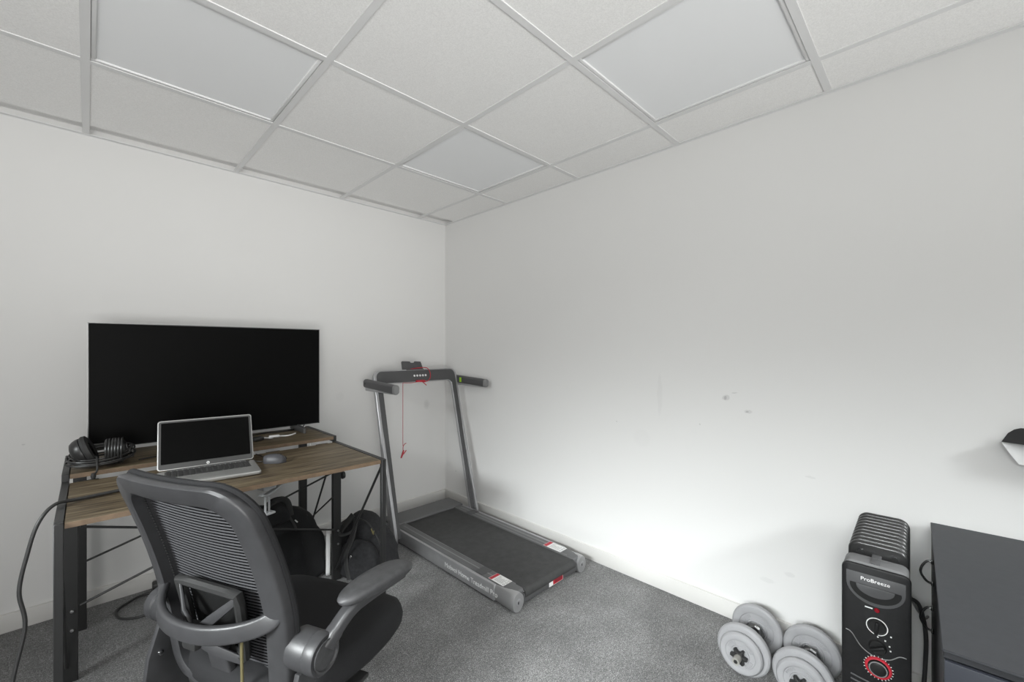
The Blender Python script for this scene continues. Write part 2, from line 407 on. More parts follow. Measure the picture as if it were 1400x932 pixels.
# ------------------------------------------------------------------ big screen
TVY = 2.55
T0 = thing('television', 'large flat black television standing on two feet on the rear desk shelf', 'television', (.478, TVY, ZR))
body = MB().span((0, TVY+.001, .789), (.957, TVY+.018, 1.332), .002).span((.12, TVY+.017, .80), (.84, TVY+.06, 1.12), .012).build('housing', M['tvbody'], T0)
MB().span((.0035, TVY-.0008, .794), (.9535, TVY+.002, 1.3295), .0004, 1).build('screen', M['screen'], T0)
ed = MB()
ed.span((-.001, TVY-.001, .788), (.0015, TVY+.012, 1.334)); ed.span((.9555, TVY-.001, .788), (.958, TVY+.012, 1.334)); ed.span((-.001, TVY-.001, 1.3315), (.958, TVY+.012, 1.334))
ed.build('edge_trim', M['tvedge'], T0)
for x in (.13, .835):
    MB().prism([(-.105, 0), (.12, 0), (.12, .026), (.03, .036), (-.01, .036), (-.105, .026)], .012, frame((x-.006+.012, TVY, ZR+.0008), (0, 1, 0), (0, 0, 1)) @ Matrix.Translation((0, 0, -.006)), .0015).build('foot', M['tvfoot'], T0)
tag(MB().tube(spline([(.90, 2.615, .79), (.875, 2.58, .772), (.84, 2.60, ZR+.004), (.76, 2.58, ZR+.004), (.70, 2.60, ZR+.004), (.62, 2.57, ZR+.004)], 8), .003, 8).build('power_cable', M['black_cable']), 'thin black cable on the rear shelf behind the right foot of the television', 'cable')
wc = MB().tube(spline([(.80, 2.47, ZR+.004), (.755, 2.44, ZR+.003), (.70, 2.46, ZR+.004), (.67, 2.43, ZR+.004), (.63, 2.45, ZR+.006), (.58, 2.42, ZR+.005)], 8), .0038, 8)
wc.box((.69, 2.45, ZR+.007), (.05, .016, .012), R(-12), .004)
tag(wc.build('video_cable', M['white_cable']), 'white cable lying on the rear shelf under the television screen', 'cable')
ad = MB().box((.605, 2.42, ZR+.011), (.05, .035, .02), R(20), .005).tube(spline([(.58, 2.42, ZR+.012), (.55, 2.41, ZR+.005), (.5, 2.43, ZR+.004)], 6), .0035, 8)
tag(ad.build('adapter', M['black_plastic']), 'small black plug adapter on the rear shelf beside the laptop lid', 'adapter')

# ------------------------------------------------------------------ laptop
LT = thing('laptop', 'open silver laptop with a dark screen on the wooden desk', 'laptop', (.347, 2.098, ZT), R(-6.5))
LWd, LD, Lh = .321, .214, .013
MB().prism(rrect(LWd, LD, .012), Lh, Matrix.Translation((0, -LD/2, .002)), .003).build('base', M['alu'], LT, True)
kb = MB().box((0, -.066, Lh+.0022), (.275, .1, .0008), None, .0003, 1).build('keyboard', M['bezel'], LT, True)
kk = MB()
for r in range(6):
    x = -.134
    while x < .13:
        wd = .0165 if not (r == 5 and -.06 < x < .02) else .085
        if r == 0: wd = .0158
        kk.box((x+wd/2, -.022-r*.0172, Lh+.0034), (wd-.0028, .0142 if r else .0105, .0018), None, .0005, 1); x += wd+.0016
part(kk.build('keycaps', M['key'], kb, True), 'dark rows of keys')
MB().prism(rrect(.11, .062, .004), .0006, Matrix.Translation((-.012, -.168, Lh+.002)), 0).build('trackpad', M['alu'], LT, True)
tl = R(24)
LM = frame((0, .002, Lh+.001), (1, 0, 0), (0, math.sin(tl), math.cos(tl)))
lid = MB().prism(rrect(LWd, .200, .01, 5, 0, .104), .006, LM @ Matrix.Translation((0, 0, -.006)), .002).build('lid', M['alu'], LT, True)
MB().prism(rrect(LWd-.007, .192, .008, 5, 0, .103), .0008, LM).build('bezel', M['bezel'], lid, True)
MB().prism(rrect(LWd-.022, .166, .002, 2, 0, .110), .0012, LM).build('display', M['screen'], lid, True)
MB().lathe([(0, .0006), (.0055, .0006), (.0055, 0)], LM @ Matrix.Translation((0, .014, .0008)), 20).build('emblem', M['white'], lid, True)
text('lettering', 'hp', .008, LM @ Matrix.Translation((0, .0142, .0016)), M['bezel'], lid, .0001)
MB().tube([(-.13, .004, Lh), (.13, .004, Lh)], .005, 12).build('hinge', M['bezel'], LT, True)
tag(MB().tube(spline([(.507, 2.075, ZT+.008), (.53, 2.06, ZT+.005), (.545, 2.075, ZT+.004), (.56, 2.15, ZT+.004), (.55, 2.225, ZT+.004)], 8), .0022, 8).build('laptop_cable', M['black_cable']), 'short thin black cable plugged into the laptop right side behind the mouse', 'cable')
# mouse
MO = thing('computer_mouse', 'dark grey computer mouse on the desk right of the laptop', 'mouse', (.571, 2.02, ZT), R(-38)); MO.scale = (.8, .8, .95)
rings = []
for i in range(13):
    u = -1+2*i/12; wv = .032*math.sqrt(max(.02, 1-abs(u)**3.2)); hv = .038*math.sqrt(max(.05, 1-abs((u+.12)/1.15)**2.4))
    rings.append([Vector((.058*u, wv*math.copysign(abs(math.cos(a))**.8, math.cos(a)), max(.001, .002+hv*math.sin(a)))) for a in [R(-12+204*j/14) for j in range(15)]])
MB().loft(rings).build('shell', M['mouse'], MO, True, 60)
MB().tube([(.012, 0, .0365), (.034, 0, .033)], .0045, 10).build('scroll_wheel', M['mouse_dark'], MO, True)
MB().prism([(-.03, .031), (.03, .031), (.045, .04), (.02, .046), (-.03, .044)], .018, Matrix.Translation((0, 0, .002)), .004).build('thumb_rest', M['mouse_dark'], MO, True)

# ------------------------------------------------------------------ headset with a wound-up lead
HP = thing('headset', 'black over ear headset wrapped in its own lead on the rear desk shelf', 'headset', (.035, 2.345, ZR), R(-6))
def cup(x, a, r):
    Mx = Matrix.Translation((x, 0, r+.006)) @ Matrix.Rotation(R(a), 4, 'Y')
    c = MB().lathe([(0, .034), (r*.55, .033), (r*.8, .027), (r*.93, .016), (r, .004), (r, -.002), (r*.9, -.004)], Mx, 28).build('ear_cup', M['hp'], HP, True)
    MB().lathe([(r*.5, -.004), (r*.98, -.004), (r*1.06, -.012), (r*1.02, -.022), (r*.8, -.027), (r*.5, -.022)], Mx, 28).build('ear_cushion', M['hp_pad'], c, True)
    MB().lathe([(0, .036), (r*.3, .0358), (r*.34, .033)], Mx, 24).build('badge', M['hp_grey'], c, True)
cup(-.045, -112, .056); cup(.046, 78, .050)
bp = spline([(-.055, .0, .094), (-.045, .055, .078), (0, .085, .066), (.045, .058, .074), (.058, .0, .088)], 8)
MB().sweep(bp, rrect(.026, .009, .004, 3), up=[(0, -.3, 1)]*len(bp)).build('headband', M['hp_pad'], HP, True)
for sx in (-1, 1): MB().tube(spline([(sx*.056, 0, .092), (sx*.072, -.004, .07), (sx*.07, -.006, .045)], 6), .005, 8).build('yoke', M['hp_grey'], HP, True)
mc = MB().tube(spline([(-.012, -.04, .046), (-.004, -.062, .046), (-.002, -.078, .03), (.0, -.094, .004), (-.006, -.112, -.010)], 6), .0032, 8).build('microphone_boom', M['hp'], HP, True)
MB().lathe([(0, .012), (.006, .01), (.008, 0), (.006, -.01), (0, -.012)], Matrix.Translation((-.008, -.117, -.012)), 14).build('microphone', M['hp_pad'], mc, True)
cl = MB(); pts = []
for i in range(5*40+1):
    a = 2*PI*i/40; j = i/200
    pts.append((.003+(.095+.006*math.sin(3.1*j*6))*math.cos(a), (.058+.006*math.sin(j*19))*math.sin(a)+.004*math.sin(a*2+j*3), .012+.026*j+.050*(.5+.5*math.sin(a+.3))*(.35+.65*j)))
cl.tube(pts, .0032, 7)
cl.build('wound_lead', M['hp'], HP, True)
cl = MB()
for i in range(6):
    x = .02+.009*i
    cl.tube([(x, .05*math.cos(2*PI*t/20)-.006, .055+.048*math.sin(2*PI*t/20)) for t in range(20)], .0038, 7, True)
cl.build('lead_coil', M['hp'], HP, True)
tag(MB().tube(spline([(.15, 2.345, ZR+.004), (.2, 2.36, ZR+.004), (.27, 2.375, ZR+.005)], 6), .0028, 8).tube([(.215, 2.362, ZR+.0055), (.26, 2.374, ZR+.0055)], .005, 8).build('audio_lead', M['black_cable']), 'thin black plug lead on the rear shelf between headset and laptop', 'cable')
# power lead hanging over the left side of the desk
tag(MB().tube(spline([(.186, 2.0, ZT+.0065), (.1, 1.985, ZT+.006), (-.02, 1.95, ZT+.008), (-.072, 1.915, ZT+.012), (-.105, 1.89, .70), (-.125, 1.88, .62), (-.14, 1.87, .52), (-.128, 1.86, .42), (-.15, 1.84, .28), (-.165, 1.80, .1), (-.17, 1.76, .01), (-.14, 1.70, .0065), (-.05, 1.66, .0065)], 10), .0052, 10).build('power_lead', M['black_cable']), 'thick black power lead draped over the left end of the desk to the carpet', 'cable')

# clear clamp hook under the desk front
hk = MB()
hk.box((.482, 1.80, .7), (.055, .04, .026), R(20), .006)
hk.sweep(spline([(.455, 1.775, .677), (.475, 1.79, .668), (.51, 1.81, .676), (.55, 1.83, .694)], 6), rrect(.02, .009, .004, 3), up=(0, 0, 1))
hk.tube([(.474, 1.79, .668), (.474, 1.79, .60)], .004, 8).tube([(.488, 1.796, .668), (.488, 1.796, .60)], .004, 8)
hk.box((.481, 1.793, .597), (.05, .03, .008), R(20), .003)
tag(hk.build('clamp_hook', M['clear']), 'clear plastic hook clamped under the front edge of the desk', 'hook')

# ------------------------------------------------------------------ bags under the desk
def nz(p, s, a): return a*noise.noise(Vector(p)*s)
def bagbody(w, d, h, n=40, m=26, ex=4, lean=(0, 0), topw=.6, topd=.45, wr=.012, seed=0, peak=.75):
    b = MB(); rings = []
    for i in range(m+1):
        t = i/m
        if t < .06: k = .86+.14*math.sin(PI/2*t/.06); kd = k
        else:
            s = (t-.06)/.94
            k = 1-(1-topw)*max(0, (s-.35)/.65)**1.6; kd = 1-(1-topd)*s**1.3
        if t > peak:
            q2 = math.sqrt(max(.004, 1-((t-peak)/(1-peak))**2)); k *= q2; kd *= q2**.9
        z = h*t; ring = []
        for j in range(n):
            a = 2*PI*j/n; c, s_ = math.cos(a), math.sin(a)
            x = w/2*k*math.copysign(abs(c)**(2/ex), c); y = d/2*kd*math.copysign(abs(s_)**(2/ex), s_)
            p = Vector((x+lean[0]*t, y+lean[1]*t, z))
            pn = Vector((p.x+seed, p.y, p.z))
            f = nz(pn, 9, wr)+nz(pn, 22, wr*.5)+nz((pn.x*3, pn.y*3, pn.z*.9+pn.x*4), 8, wr*.35)
            dirv = Vector((x, y, 0)); 
            if dirv.length > 1e-5: dirv.normalize()
            ring.append(p+dirv*f*(1 if t > .03 else .2))
        rings.append(ring)
    return b.loft(rings)
B1 = thing('holdall_bag', 'large black fabric holdall slumped upright under the desk', 'bag', (.68, 2.42, 0), R(2))
bagbody(.47, .24, .395, ex=5, topw=.66, topd=.5, lean=(-.0, .03), wr=.014, seed=3).build('bag_body', M['bag'], B1, True, 70)
MB().surf(lambda u, v: Vector((-.15+.27*u+.04*v*(.5-u), -.128+.05*v+.006*math.sin(u*9+v*4)+nz((u*3, v*3, 0), 1.3, .012), .03+.25*v)), 18, 16, .006).build('front_pocket', M['bag'], B1, True, 70)
hd = MB()
for dy, hz in ((-.035, .05), (.03, .03)):
    pth = spline([(-.09, dy-.02, .33), (-.05, dy-.02, .39), (.0, dy, .395+hz), (.05, dy, .40+hz*.6), (.07, dy, .35)], 7)
    hd.sweep(pth, rrect(.03, .012, .005, 3), up=(0, 1, .3))
hd.build('handle', M['strap'], B1, True)
rl = bagbody(.17, .11, .1, n=28, m=14, ex=2.6, topw=.8, topd=.8, wr=.02, seed=9, peak=.4)
bmesh.ops.translate(rl.bm, vec=(-.03, -.03, .335), verts=rl.bm.verts)
rl.build('rolled_flap', M['bag'], B1, True, 70)
MB().sweep(spline([(.10, -.09, .10), (.105, -.085, .2), (.08, -.06, .30), (.05, -.04, .365)], 6), rrect(.012, .006, .002, 2), up=(0, -1, 0)).build('piping', M['strap'], B1, True)
part(MB().box((.085, -.068, .325), (.02, .003, .006), Matrix.Rotation(R(50), 4, 'Y'), .001).build('zip_tag', M['sticker'], B1, True), 'small pale zip tag')
MB().tube(spline([(.10, -.02, .335), (.15, -.03, .33), (.165, -.035, .28), (.15, -.05, .25)], 7), .003, 7).build('cord', M['strap'], B1, True)

B2 = thing('backpack', 'black backpack leaning on the carpet between the desk and the treadmill', 'backpack', (1.098, 2.188, 0), R(-66))
bagbody(.31, .21, .315, ex=3.4, topw=.5, topd=.6, lean=(-.085, .03), wr=.018, seed=21, peak=.66).build('bag_body', M['bag2'], B2, True, 70)
pk = bagbody(.23, .09, .20, n=30, m=18, ex=3.2, topw=.8, topd=.7, wr=.012, seed=5, peak=.7)
bmesh.ops.translate(pk.bm, vec=(.0, -.085, .015), verts=pk.bm.verts)
pk.build('front_pocket', M['bag2'], B2, True, 70)
for pth, wd in (([(-.10, -.095, .05), (-.13, -.115, .14), (-.12, -.10, .24), (-.08, -.05, .32)], .035), ([(-.03, -.135, .02), (-.06, -.125, .13), (-.04, -.10, .22), (-.05, -.06, .31)], .03)):
    MB().sweep(spline(pth, 7), rrect(wd, .01, .004, 3), up=(-.2, -1, .2)).build('shoulder_strap', M['strap'], B2, True)
MB().tube(spline([(-.10, -.05, .30), (-.13, -.10, .27), (-.09, -.13, .24), (-.04, -.10, .26), (-.05, -.05, .31)], 7), .008, 8).build('grab_handle', M['strap'], B2, True)
zp = MB().tube(spline([(.14, -.06, .08), (.12, -.075, .2), (.05, -.07, .29), (-.03, -.065, .315)], 7), .0035, 6)
zp.build('zip', M['black_plastic'], B2, True)
part(MB().box((.075, -.085, .268), (.006, .004, .028), Matrix.Rotation(R(-25), 4, 'Y'), .001).box((.085, -.086, .262), (.005, .004, .022), Matrix.Rotation(R(10), 4, 'Y'), .001).build('zip_pull', M['brass'], B2, True), 'brass coloured zip pull')
part(MB().lathe([(0, .004), (.006, .003), (.007, 0)], frame((.0, -.158, .155), (1, 0, 0), (0, 0, 1)), 12).build('stud', M['chrome'], B2, True), 'small shiny stud')
wb = MB().prism(rrect(.10, .235, .03, 6), .022, frame((.914, 2.345, .118), (.35, .94, 0), (0, 0, 1)), .006)
tag(wb.build('plastic_case', M['white']), 'slim white plastic case standing between the holdall and the backpack', 'case')
# lead looped on the carpet by the skirting, and the socket strip
tag(MB().tube(spline([(.34, 2.74, .006), (.2, 2.77, .006), (.14, 2.74, .006), (.095, 2.69, .006), (.10, 2.61, .006), (.15, 2.56, .006), (.22, 2.55, .006), (.33, 2.52, .006), (.4, 2.62, .006)], 9), .0052, 8).build('floor_lead', M['black_cable']), 'black lead looped on the carpet by the skirting under the desk', 'cable')
ps = MB().box((.24, 2.795, .02), (.26, .05, .04), None, .006)
PS = thing('socket_strip', 'black socket strip on the carpet against the skirting under the desk', 'socket strip', (.36, 2.79, 0))
MB().box((.36, 2.792, .021), (.26, .05, .04), None, .006).build('body', M['black_plastic'], PS)
for i in range(3):
    MB().box((.29+.07*i, 2.792, .042), (.045, .036, .004), None, .001).build('socket', M['bezel'], PS)
ps.bm.free()
tag(MB().tube(spline([(.54, 2.80, .30), (.66, 2.78, .35), (.80, 2.72, .43), (.893, 2.612, .535), (.95, 2.7, .60), (1.0, 2.79, .66)], 8), .0028, 7).build('data_cable', M['white_cable']), 'thin white cable slung behind the right rear leg of the desk', 'cable')

# ------------------------------------------------------------------ office chair
TH = R(24)
CH = thing('office_chair', 'black mesh back office chair with flip up arms turned towards the corner', 'office chair', (.421, 1.353, 0), TH)
def bx(z):     # back profile: forward offset at height z
    return -.30 + (.93-z)*.285 + .018*math.sin((z-.45)/.48*PI) - .02*max(0, .62-z)
# seat cushion
rings = []; n = 56
for zz, s in ((.345, .86), (.352, .95), (.368, .99), (.388, 1.0), (.405, .985), (.416, .95), (.422, .88), (.4225, .7), (.421, .4), (.420, .12)):
    rg = []
    for j in range(n):
        a = 2*PI*j/n; c, s_ = math.cos(a), math.sin(a)
        x = .24*math.copysign(abs(c)**(2/3.4), c)*s; y = .262*math.copysign(abs(s_)**(2/3.4), s_)*s
        y *= 1-.10*max(0, -x/.235); x *= 1+.06*(1-(y/.252)**2)*(x > 0)
        z = zz - .03*max(0, (x-.12)/.12)**2 + .012*max(0, (abs(y)-.15)/.1)*(zz > .41)
        rg.append(Vector((x+.025, y-.025, z)))
    rings.append(rg)
MB().loft(rings).build('seat', M['seat'], CH, True, 60)
MB().prism(rrect(.38, .40, .08, 6), .02, Matrix.Translation((0, 0, .326)), .005).build('seat_pan', M['chair_dark'], CH, True)
# back: outer loop
def backpt(y, z, off=0):   # point on the back surface, gently wrapped in plan
    return Vector((bx(z)+off+.55*(y*y)-.02, y, z))
HW = .232
def halfw(z):
    return HW*(1-.05*max(0, (z-.72)/.2)**1.5)*(1-.06*max(0, (.6-z)/.15))
def loop(inset, top, bot, rt, rb):
    pts = []
    def hw(z): return halfw(z)-inset
    zs = [bot+rb+(top-rt-bot-rb)*i/12 for i in range(13)]
    R_ = [(hw(z), z) for z in zs]
    for k in range(1, 9):
        a = PI/2*k/8; R_.append((hw(top-rt)-rt+rt*math.cos(a), top-rt+rt*math.sin(a)))
    L_ = [(-y, z) for y, z in R_[::-1]]
    B_ = []
    for k in range(0, 9):
        a = PI+PI/2*k/8; B_.append((-(hw(bot+rb)-rb)+rb*math.cos(a), bot+rb+rb*math.sin(a)))
    C_ = [(-y, z) for y, z in B_[::-1]]
    tp = [(-(hw(top)-rt)*0+ (hw(top-rt)-rt)*(1-2*i/8), top+.0) for i in range(1, 8)]
    bt = [(-(hw(bot+rb)-rb)*(1-2*i/8), bot) for i in range(1, 8)]
    return R_+tp+L_+B_+bt+C_
lp = loop(.0, .925, .35, .085, .06)
cen = Vector((0, 0, .66))
def frame_rings(path, wfn, d0, d1):
    """flat frame: ring of 8 around inner/outer edge, front/back"""
    rings = []
    for (y, z), (yi, zi) in path:
        o0 = Vector((y, z)); i0 = Vector((yi, zi))
        f = []
        for (t, d) in ((0, d0+.006), (.0, d1-.006), (.12, d1), (.8, d1+.002), (1, d1+.010), (1, d0+.003), (.9, d0), (.1, d0)):
            p = o0.lerp(i0, t); f.append(backpt(p.x, p.y, d))
        rings.append(f)
    return rings
inn = loop(.053, .925-.046, .35+.03, .06, .04)
fr = MB(); fr.loft(frame_rings(list(zip(lp, inn)), None, -.034, -.002), False, True)
bf = fr.build('back_frame', M['chair'], CH, True, 50)
trim = loop(.001, .926, .35, .085, .06)
MB().tube([backpt(y, z, -.003) for y, z in trim], .0075, 8, True).build('mesh_trim', M['seat'], bf, True)
# seam dots along the inner edge of the frame
dots = MB(); inn2 = loop(.056, .925-.050, .35+.034, .055, .035)
def resample(pts, step):
    out = []; acc = 0; P = [backpt(y, z, -.006) for y, z in pts]
    for a, b in zip(P, P[1:]+P[:1]):
        L = (b-a).length
        while acc < L: out.append(a.lerp(b, acc/L)); acc += step
        acc -= L
    return out
for p in resample(inn2, .0085):
    t = bmesh.new(); bmesh.ops.create_icosphere(t, subdivisions=1, radius=.0026); dots.merge(t, Matrix.Translation(p))
dots.build('seam', M['chair_dark'], bf, True)
# woven mesh panel: real horizontal cords over a dark sheet
k = NT('chair_mesh'); g = k.n('ShaderNodeTexCoord'); v = g.outputs['Object']
k.b.inputs['Base Color'].default_value = (.05, .05, .054, 1); k.b.inputs['Roughness'].default_value = .55
M['mesh'] = k.m
M['mesh_dark'] = plain('chair_mesh_dark', .004, .9, spec=.1)
mp = MB(); NR = 59
for i in range(NR):
    z = .385+(.885-.385)*i/(NR-1); h = halfw(z)-.052
    if z > .82: h -= .05*((z-.82)/.065)**2.5
    sag = .0
    pth = [backpt(h*(1-2*j/14), z-.012*(1-(1-2*j/14)**2), .006+.018*(1-(1-2*j/14)**2)) for j in range(15)]
    mp.sweep(pth, [(.0016*math.cos(a), .0021*math.sin(a)) for a in [2*PI*q/6 for q in range(6)]], up=(0, 0, 1))
mpo = mp.build('mesh_panel', M['mesh'], CH, True, 60)
def sheet(u, v):
    z = .375+(.895-.375)*v; h = halfw(z)-.046
    if z > .82: h -= .045*((z-.82)/.065)**2.5
    s = 1-2*u
    return backpt(h*s, z-.012*(1-s*s), .009+.018*(1-s*s))
MB().surf(sheet, 16, 24, .002).build('mesh_backing', M['mesh_dark'], mpo, True, 60)
# lumbar bow
hb2 = [(.207, .645), (.208, .615), (.19, .59), (.145, .576), (.05, .568)]
bow = spline(hb2 + [(-y, z) for y, z in hb2[::-1]], 6)
BO = [backpt(p.x, p.y, -.018-.068*max(0, 1-(abs(p.x)/.208)**2.5)) for p in [Vector((q_[0], q_[1], 0)) for q_ in bow]]
BU_ = [Vector((0, t.z, -t.y)) for t in [BO[min(i+1, len(BO)-1)]-BO[max(i-1, 0)] for i in range(len(BO))]]
MB().sweep(BO, rrect(.018, .042, .007, 3), up=BU_).build('lumbar_bow', M['chair'], bf, True)
# lumbar pad and its X carrier
def lpad(u, v):
    s = 1-2*u; z = .475+.165*v; h = .105*(1-.12*(1-v))
    return backpt(h*s, z-.012*(1-s*s)*.5, .0+.012*(1-s*s)-.004)
lb = MB().surf(lpad, 12, 10, .01)
lb = lb.build('lumbar_pad', M['chair_dark'], CH, True, 60)
rim = [lpad(u, 0) for u in [i/10 for i in range(11)]]+[lpad(1, v/8) for v in range(1, 9)]+[lpad(1-u/10, 1) for u in range(1, 11)]+[lpad(0, 1-v/8) for v in range(1, 8)]
rim = [p+Vector((-.016, 0, 0)) for p in rim]
MB().tube(rim, .012, 8, True).build('pad_rim', M['chair_dark'], lb, True)
ctr = backpt(0.02, .53, -.055)
for y, z in ((.10, .628), (-.10, .628), (.09, .462), (-.09, .462)):
    e = backpt(y, z, -.022)
    MB().sweep([e, e.lerp(ctr, .5)+Vector((-.008, 0, 0)), ctr], rrect(.009, .024, .003, 2), up=(0, .3, 1), scales=[.7, 1, 1.2]).build('carrier_arm', M['chair'], lb, True)
MB().box(ctr, (.03, .05, .06), None, .008).build('carrier_block', M['chair_dark'], lb, True)
part(MB().sweep([backpt(-.13, .555, -.05), backpt(-.105, .40, -.05)], rrect(.008, .005, .002, 2), up=(1, 0, 0)).build('spring_strip', M['brass'], lb, True), 'brass coloured strip')
# spine from the back to the mechanism
MB().sweep(spline([backpt(0, .5, -.02), backpt(0, .40, -.01), Vector((-.16, 0, .30)), Vector((-.05, 0, .29))], 6), rrect(.07, .02, .006, 3), up=(-1, 0, -.3)).build('spine', M['chair'], CH, True)
# flip-up arms
for s in (1, -1):
    py = s*.247; px_ = -.165; pz = .505
    Ry = Matrix.Translation((px_, py, pz)) @ Matrix.Rotation(-s*PI/2, 4, 'X')
    pv = MB().lathe([(0, -.03), (.040, -.03), (.045, -.026), (.045, .018), (.043, .021), (.043, .024), (.046, .027), (.046, .05), (.043, .055), (0, .055)], Ry, 36).build('arm_pivot', M['chair'], CH, True)
    MB().lathe([(.034, .054), (.037, .0605), (.033, .0605), (.031, .0555), (.0, .058)], Ry, 36).build('pivot_cap', M['chair_pad'], pv, True)
    ap = spline([(px_+.012, s*.292, pz+.012), (px_+.045, s*.304, pz+.05), (px_+.075, s*.314, pz+.073), (px_+.12, s*.322, pz+.080), (px_+.25, s*.332, pz+.077)], 8)
    MB().sweep(ap, rrect(.036, .03, .01, 4), up=(0, 0, 1), scales=[(1, 1.15)]*6+[(1, 1)]*(len(ap)-6)).build('arm_bar', M['chair'], CH, True)
    rg = []
    for zz, kk_ in ((-.006, .88), (.0, .97), (.008, 1), (.014, .97), (.0185, .88), (.0195, .6), (.0195, .2)):
        rr = []
        for j in range(40):
            a = 2*PI*j/40; c, q_ = math.cos(a), math.sin(a)
            x = .116*kk_*math.copysign(abs(c)**(2/2.5), c); y = .043*(kk_ if kk_ > .3 else .2)*math.copysign(abs(q_)**(2/2.3), q_)*(1+.12*x/.138)
            rr.append(Vector((px_+.155+x, s*.326+y+s*.03*(x/.116)*.6, pz+.098+zz-.006*(x/.116)**2)))
        rg.append(rr)
    MB().loft(rg).build('arm_pad', M['chair_pad'], CH, True, 50)
    # bracket down to the seat
    bk = MB().prism([(-.035, 0), (.028, 0), (.0, -.10), (.05, -.165), (.17, -.185), (.17, -.215), (.0, -.215), (-.075, -.18), (-.062, -.08)], .016, frame((px_, s*.252+.008, pz-.035), (1, 0, 0), (0, 0, 1)), .004)
    bk = bk.build('arm_bracket', M['chair'], CH, True)
    part(MB().lathe([(0, .006), (.006, .005), (.007, 0)], frame((px_-.035, s*.252+s*.008, pz-.11), (1, 0, 0), (0, 0, 1)) if s < 0 else frame((px_-.035, .252-.009, pz-.11), (1, 0, 0), (0, 0, 1)), 12).build('screw', M['chrome'], bk, True), 'bright screw head')
    MB().box((-.02, s*.2, .316), (.09, .14, .012), None, .003).build('arm_mount', M['chair_dark'], CH, True)
MB().box((0, 0, .30), (.2, .14, .05), None, .012).build('mechanism', M['chair_dark'], CH, True)
MB().lathe([(.028, .09), (.028, .19), (.015, .19), (.015, .285), (0, .285)], None, 20).build('gas_lift', M['chair_dark'], CH, True)
for i in range(5):
    a = R(20+72*i); d = Vector((math.cos(a), math.sin(a), 0))
    b = MB().sweep([Vector((0, 0, .10)), d*.14+Vector((0, 0, .092)), d*.29+Vector((0, 0, .07))], rrect(.05, .03, .01, 3), up=(0, 0, 1), scales=[1, .85, .6]).build('base_arm', M['chair_dark'], CH, True)
    cm = MB(); e = d*.285; sd = Vector((-d.y, d.x, 0))
    for q2 in (-1, 1):
        cm.lathe([(0, -.009), (.023, -.009), (.026, -.006), (.026, .006), (.023, .009), (0, .009)], frame(e+sd*q2*.014+Vector((0, 0, .0265)), d, (0, 0, 1)), 18)
    cm.tube([e+Vector((0, 0, .03)), e+Vector((0, 0, .065))], .006, 8)
    cm.build('caster', M['black_plastic'], b, True)

# ------------------------------------------------------------------ treadmill
TM = thing('treadmill', 'silver and dark grey folding treadmill standing in the far corner', 'treadmill', (1.665, 1.98, 0))
X0, X1, Y0, Y1, TZ = 1.385, 1.925, 1.40, 2.60, .092
def siderail(x, s):
    """silver side skirt with dark top, rounded rear end cap"""
    pr = MB().span((x-.008, Y0+.10, .012), (x+.008, Y1-.02, TZ-.003), .003).build('side_skirt', M['silver'], TM)
    inn_ = x+s*.012
    cp = MB()
    rings = []
    for i in range(15):
        t = i/14; y = Y0+.12-.155*t
        # cap bulges outward then rounds to a disc facing the room
        w = .010+.030*t**1.2; hh = .038+.010*t; 
        cz = .048; cx = x+s*(w*.55)
        if i >= 12:
            sh = {12: 1.0, 13: .97, 14: .90}[i]; w *= sh; hh *= sh
        rings.append([Vector((cx+w*math.cos(a)*(1), y, cz+hh*math.sin(a))) for a in [2*PI*j/28 for j in range(28)]])
    cp.loft(rings)
    cp = cp.build('end_cap', M['silver_light'], TM, False, 50)
    MB().lathe([(.007, .0), (.016, .0005), (.018, .002), (.016, .003), (.007, .003)], frame((x+s*.022, Y0-.0345, .048), (1, 0, 0), (0, 0, 1)) , 24).build('cap_ring', M['silver'], cp)
    MB().box((x+s*.022, Y0-.0352, .048), (.006, .003, .02), None, .0012).build('adjuster_hole', M['black_plastic'], cp)
    return pr
sl = siderail(X0, 1); siderail(X1, -1)
# top rails with glossy line
for a, b in ((X0+.006, X0+.075), (X1-.075, X1-.006)):
    r_ = MB().span((a, Y0-.022, .052), (b, 2.46, TZ), .010, 3).build('foot_rail', M['tm_rail'], TM)
    MB().span(((a+b)/2-.004, Y0+.15, TZ-.0005), ((a+b)/2+.003, 2.40, TZ+.0012), .0004, 1).span((b-.006 if a < 1.6 else a+.003, Y0+.03, TZ-.0005), (b-.003 if a < 1.6 else a+.006, 2.44, TZ+.0012)).build('groove', M['rail_line'], r_)
    MB().span((a+.002, 2.24 if a > 1.6 else 1.60, TZ), (b-.002, 2.30 if a > 1.6 else 1.66, TZ+.0018), .0006, 1).build('clip_pad', M['tm_dark'], r_)
MB().span((X0-.006, 2.435, .012), (X1+.006, Y1+.01, TZ+.008), .008, 3).build('motor_cover', M['tm_rail'], TM)
bl = MB().span((X0+.075, Y0-.012, TZ-.02), (X1-.075, 2.44, TZ-.006), .003)
bl.tube([(X0+.075, Y0-.01, .062), (X1-.075, Y0-.01, .062)], .024, 20)
bl = bl.build('belt', M['belt'], TM)
rb = MB().span((X0+.045, Y0-.028, .020), (X1-.045, Y0+.02, .066), .012, 3).build('rear_bar', M['tm_dark'], TM)
MB().tube([(X0+.05, Y0-.018, .074), (X1-.05, Y0-.018, .074)], .003, 8).build('bar_edge', M['silver'], rb)
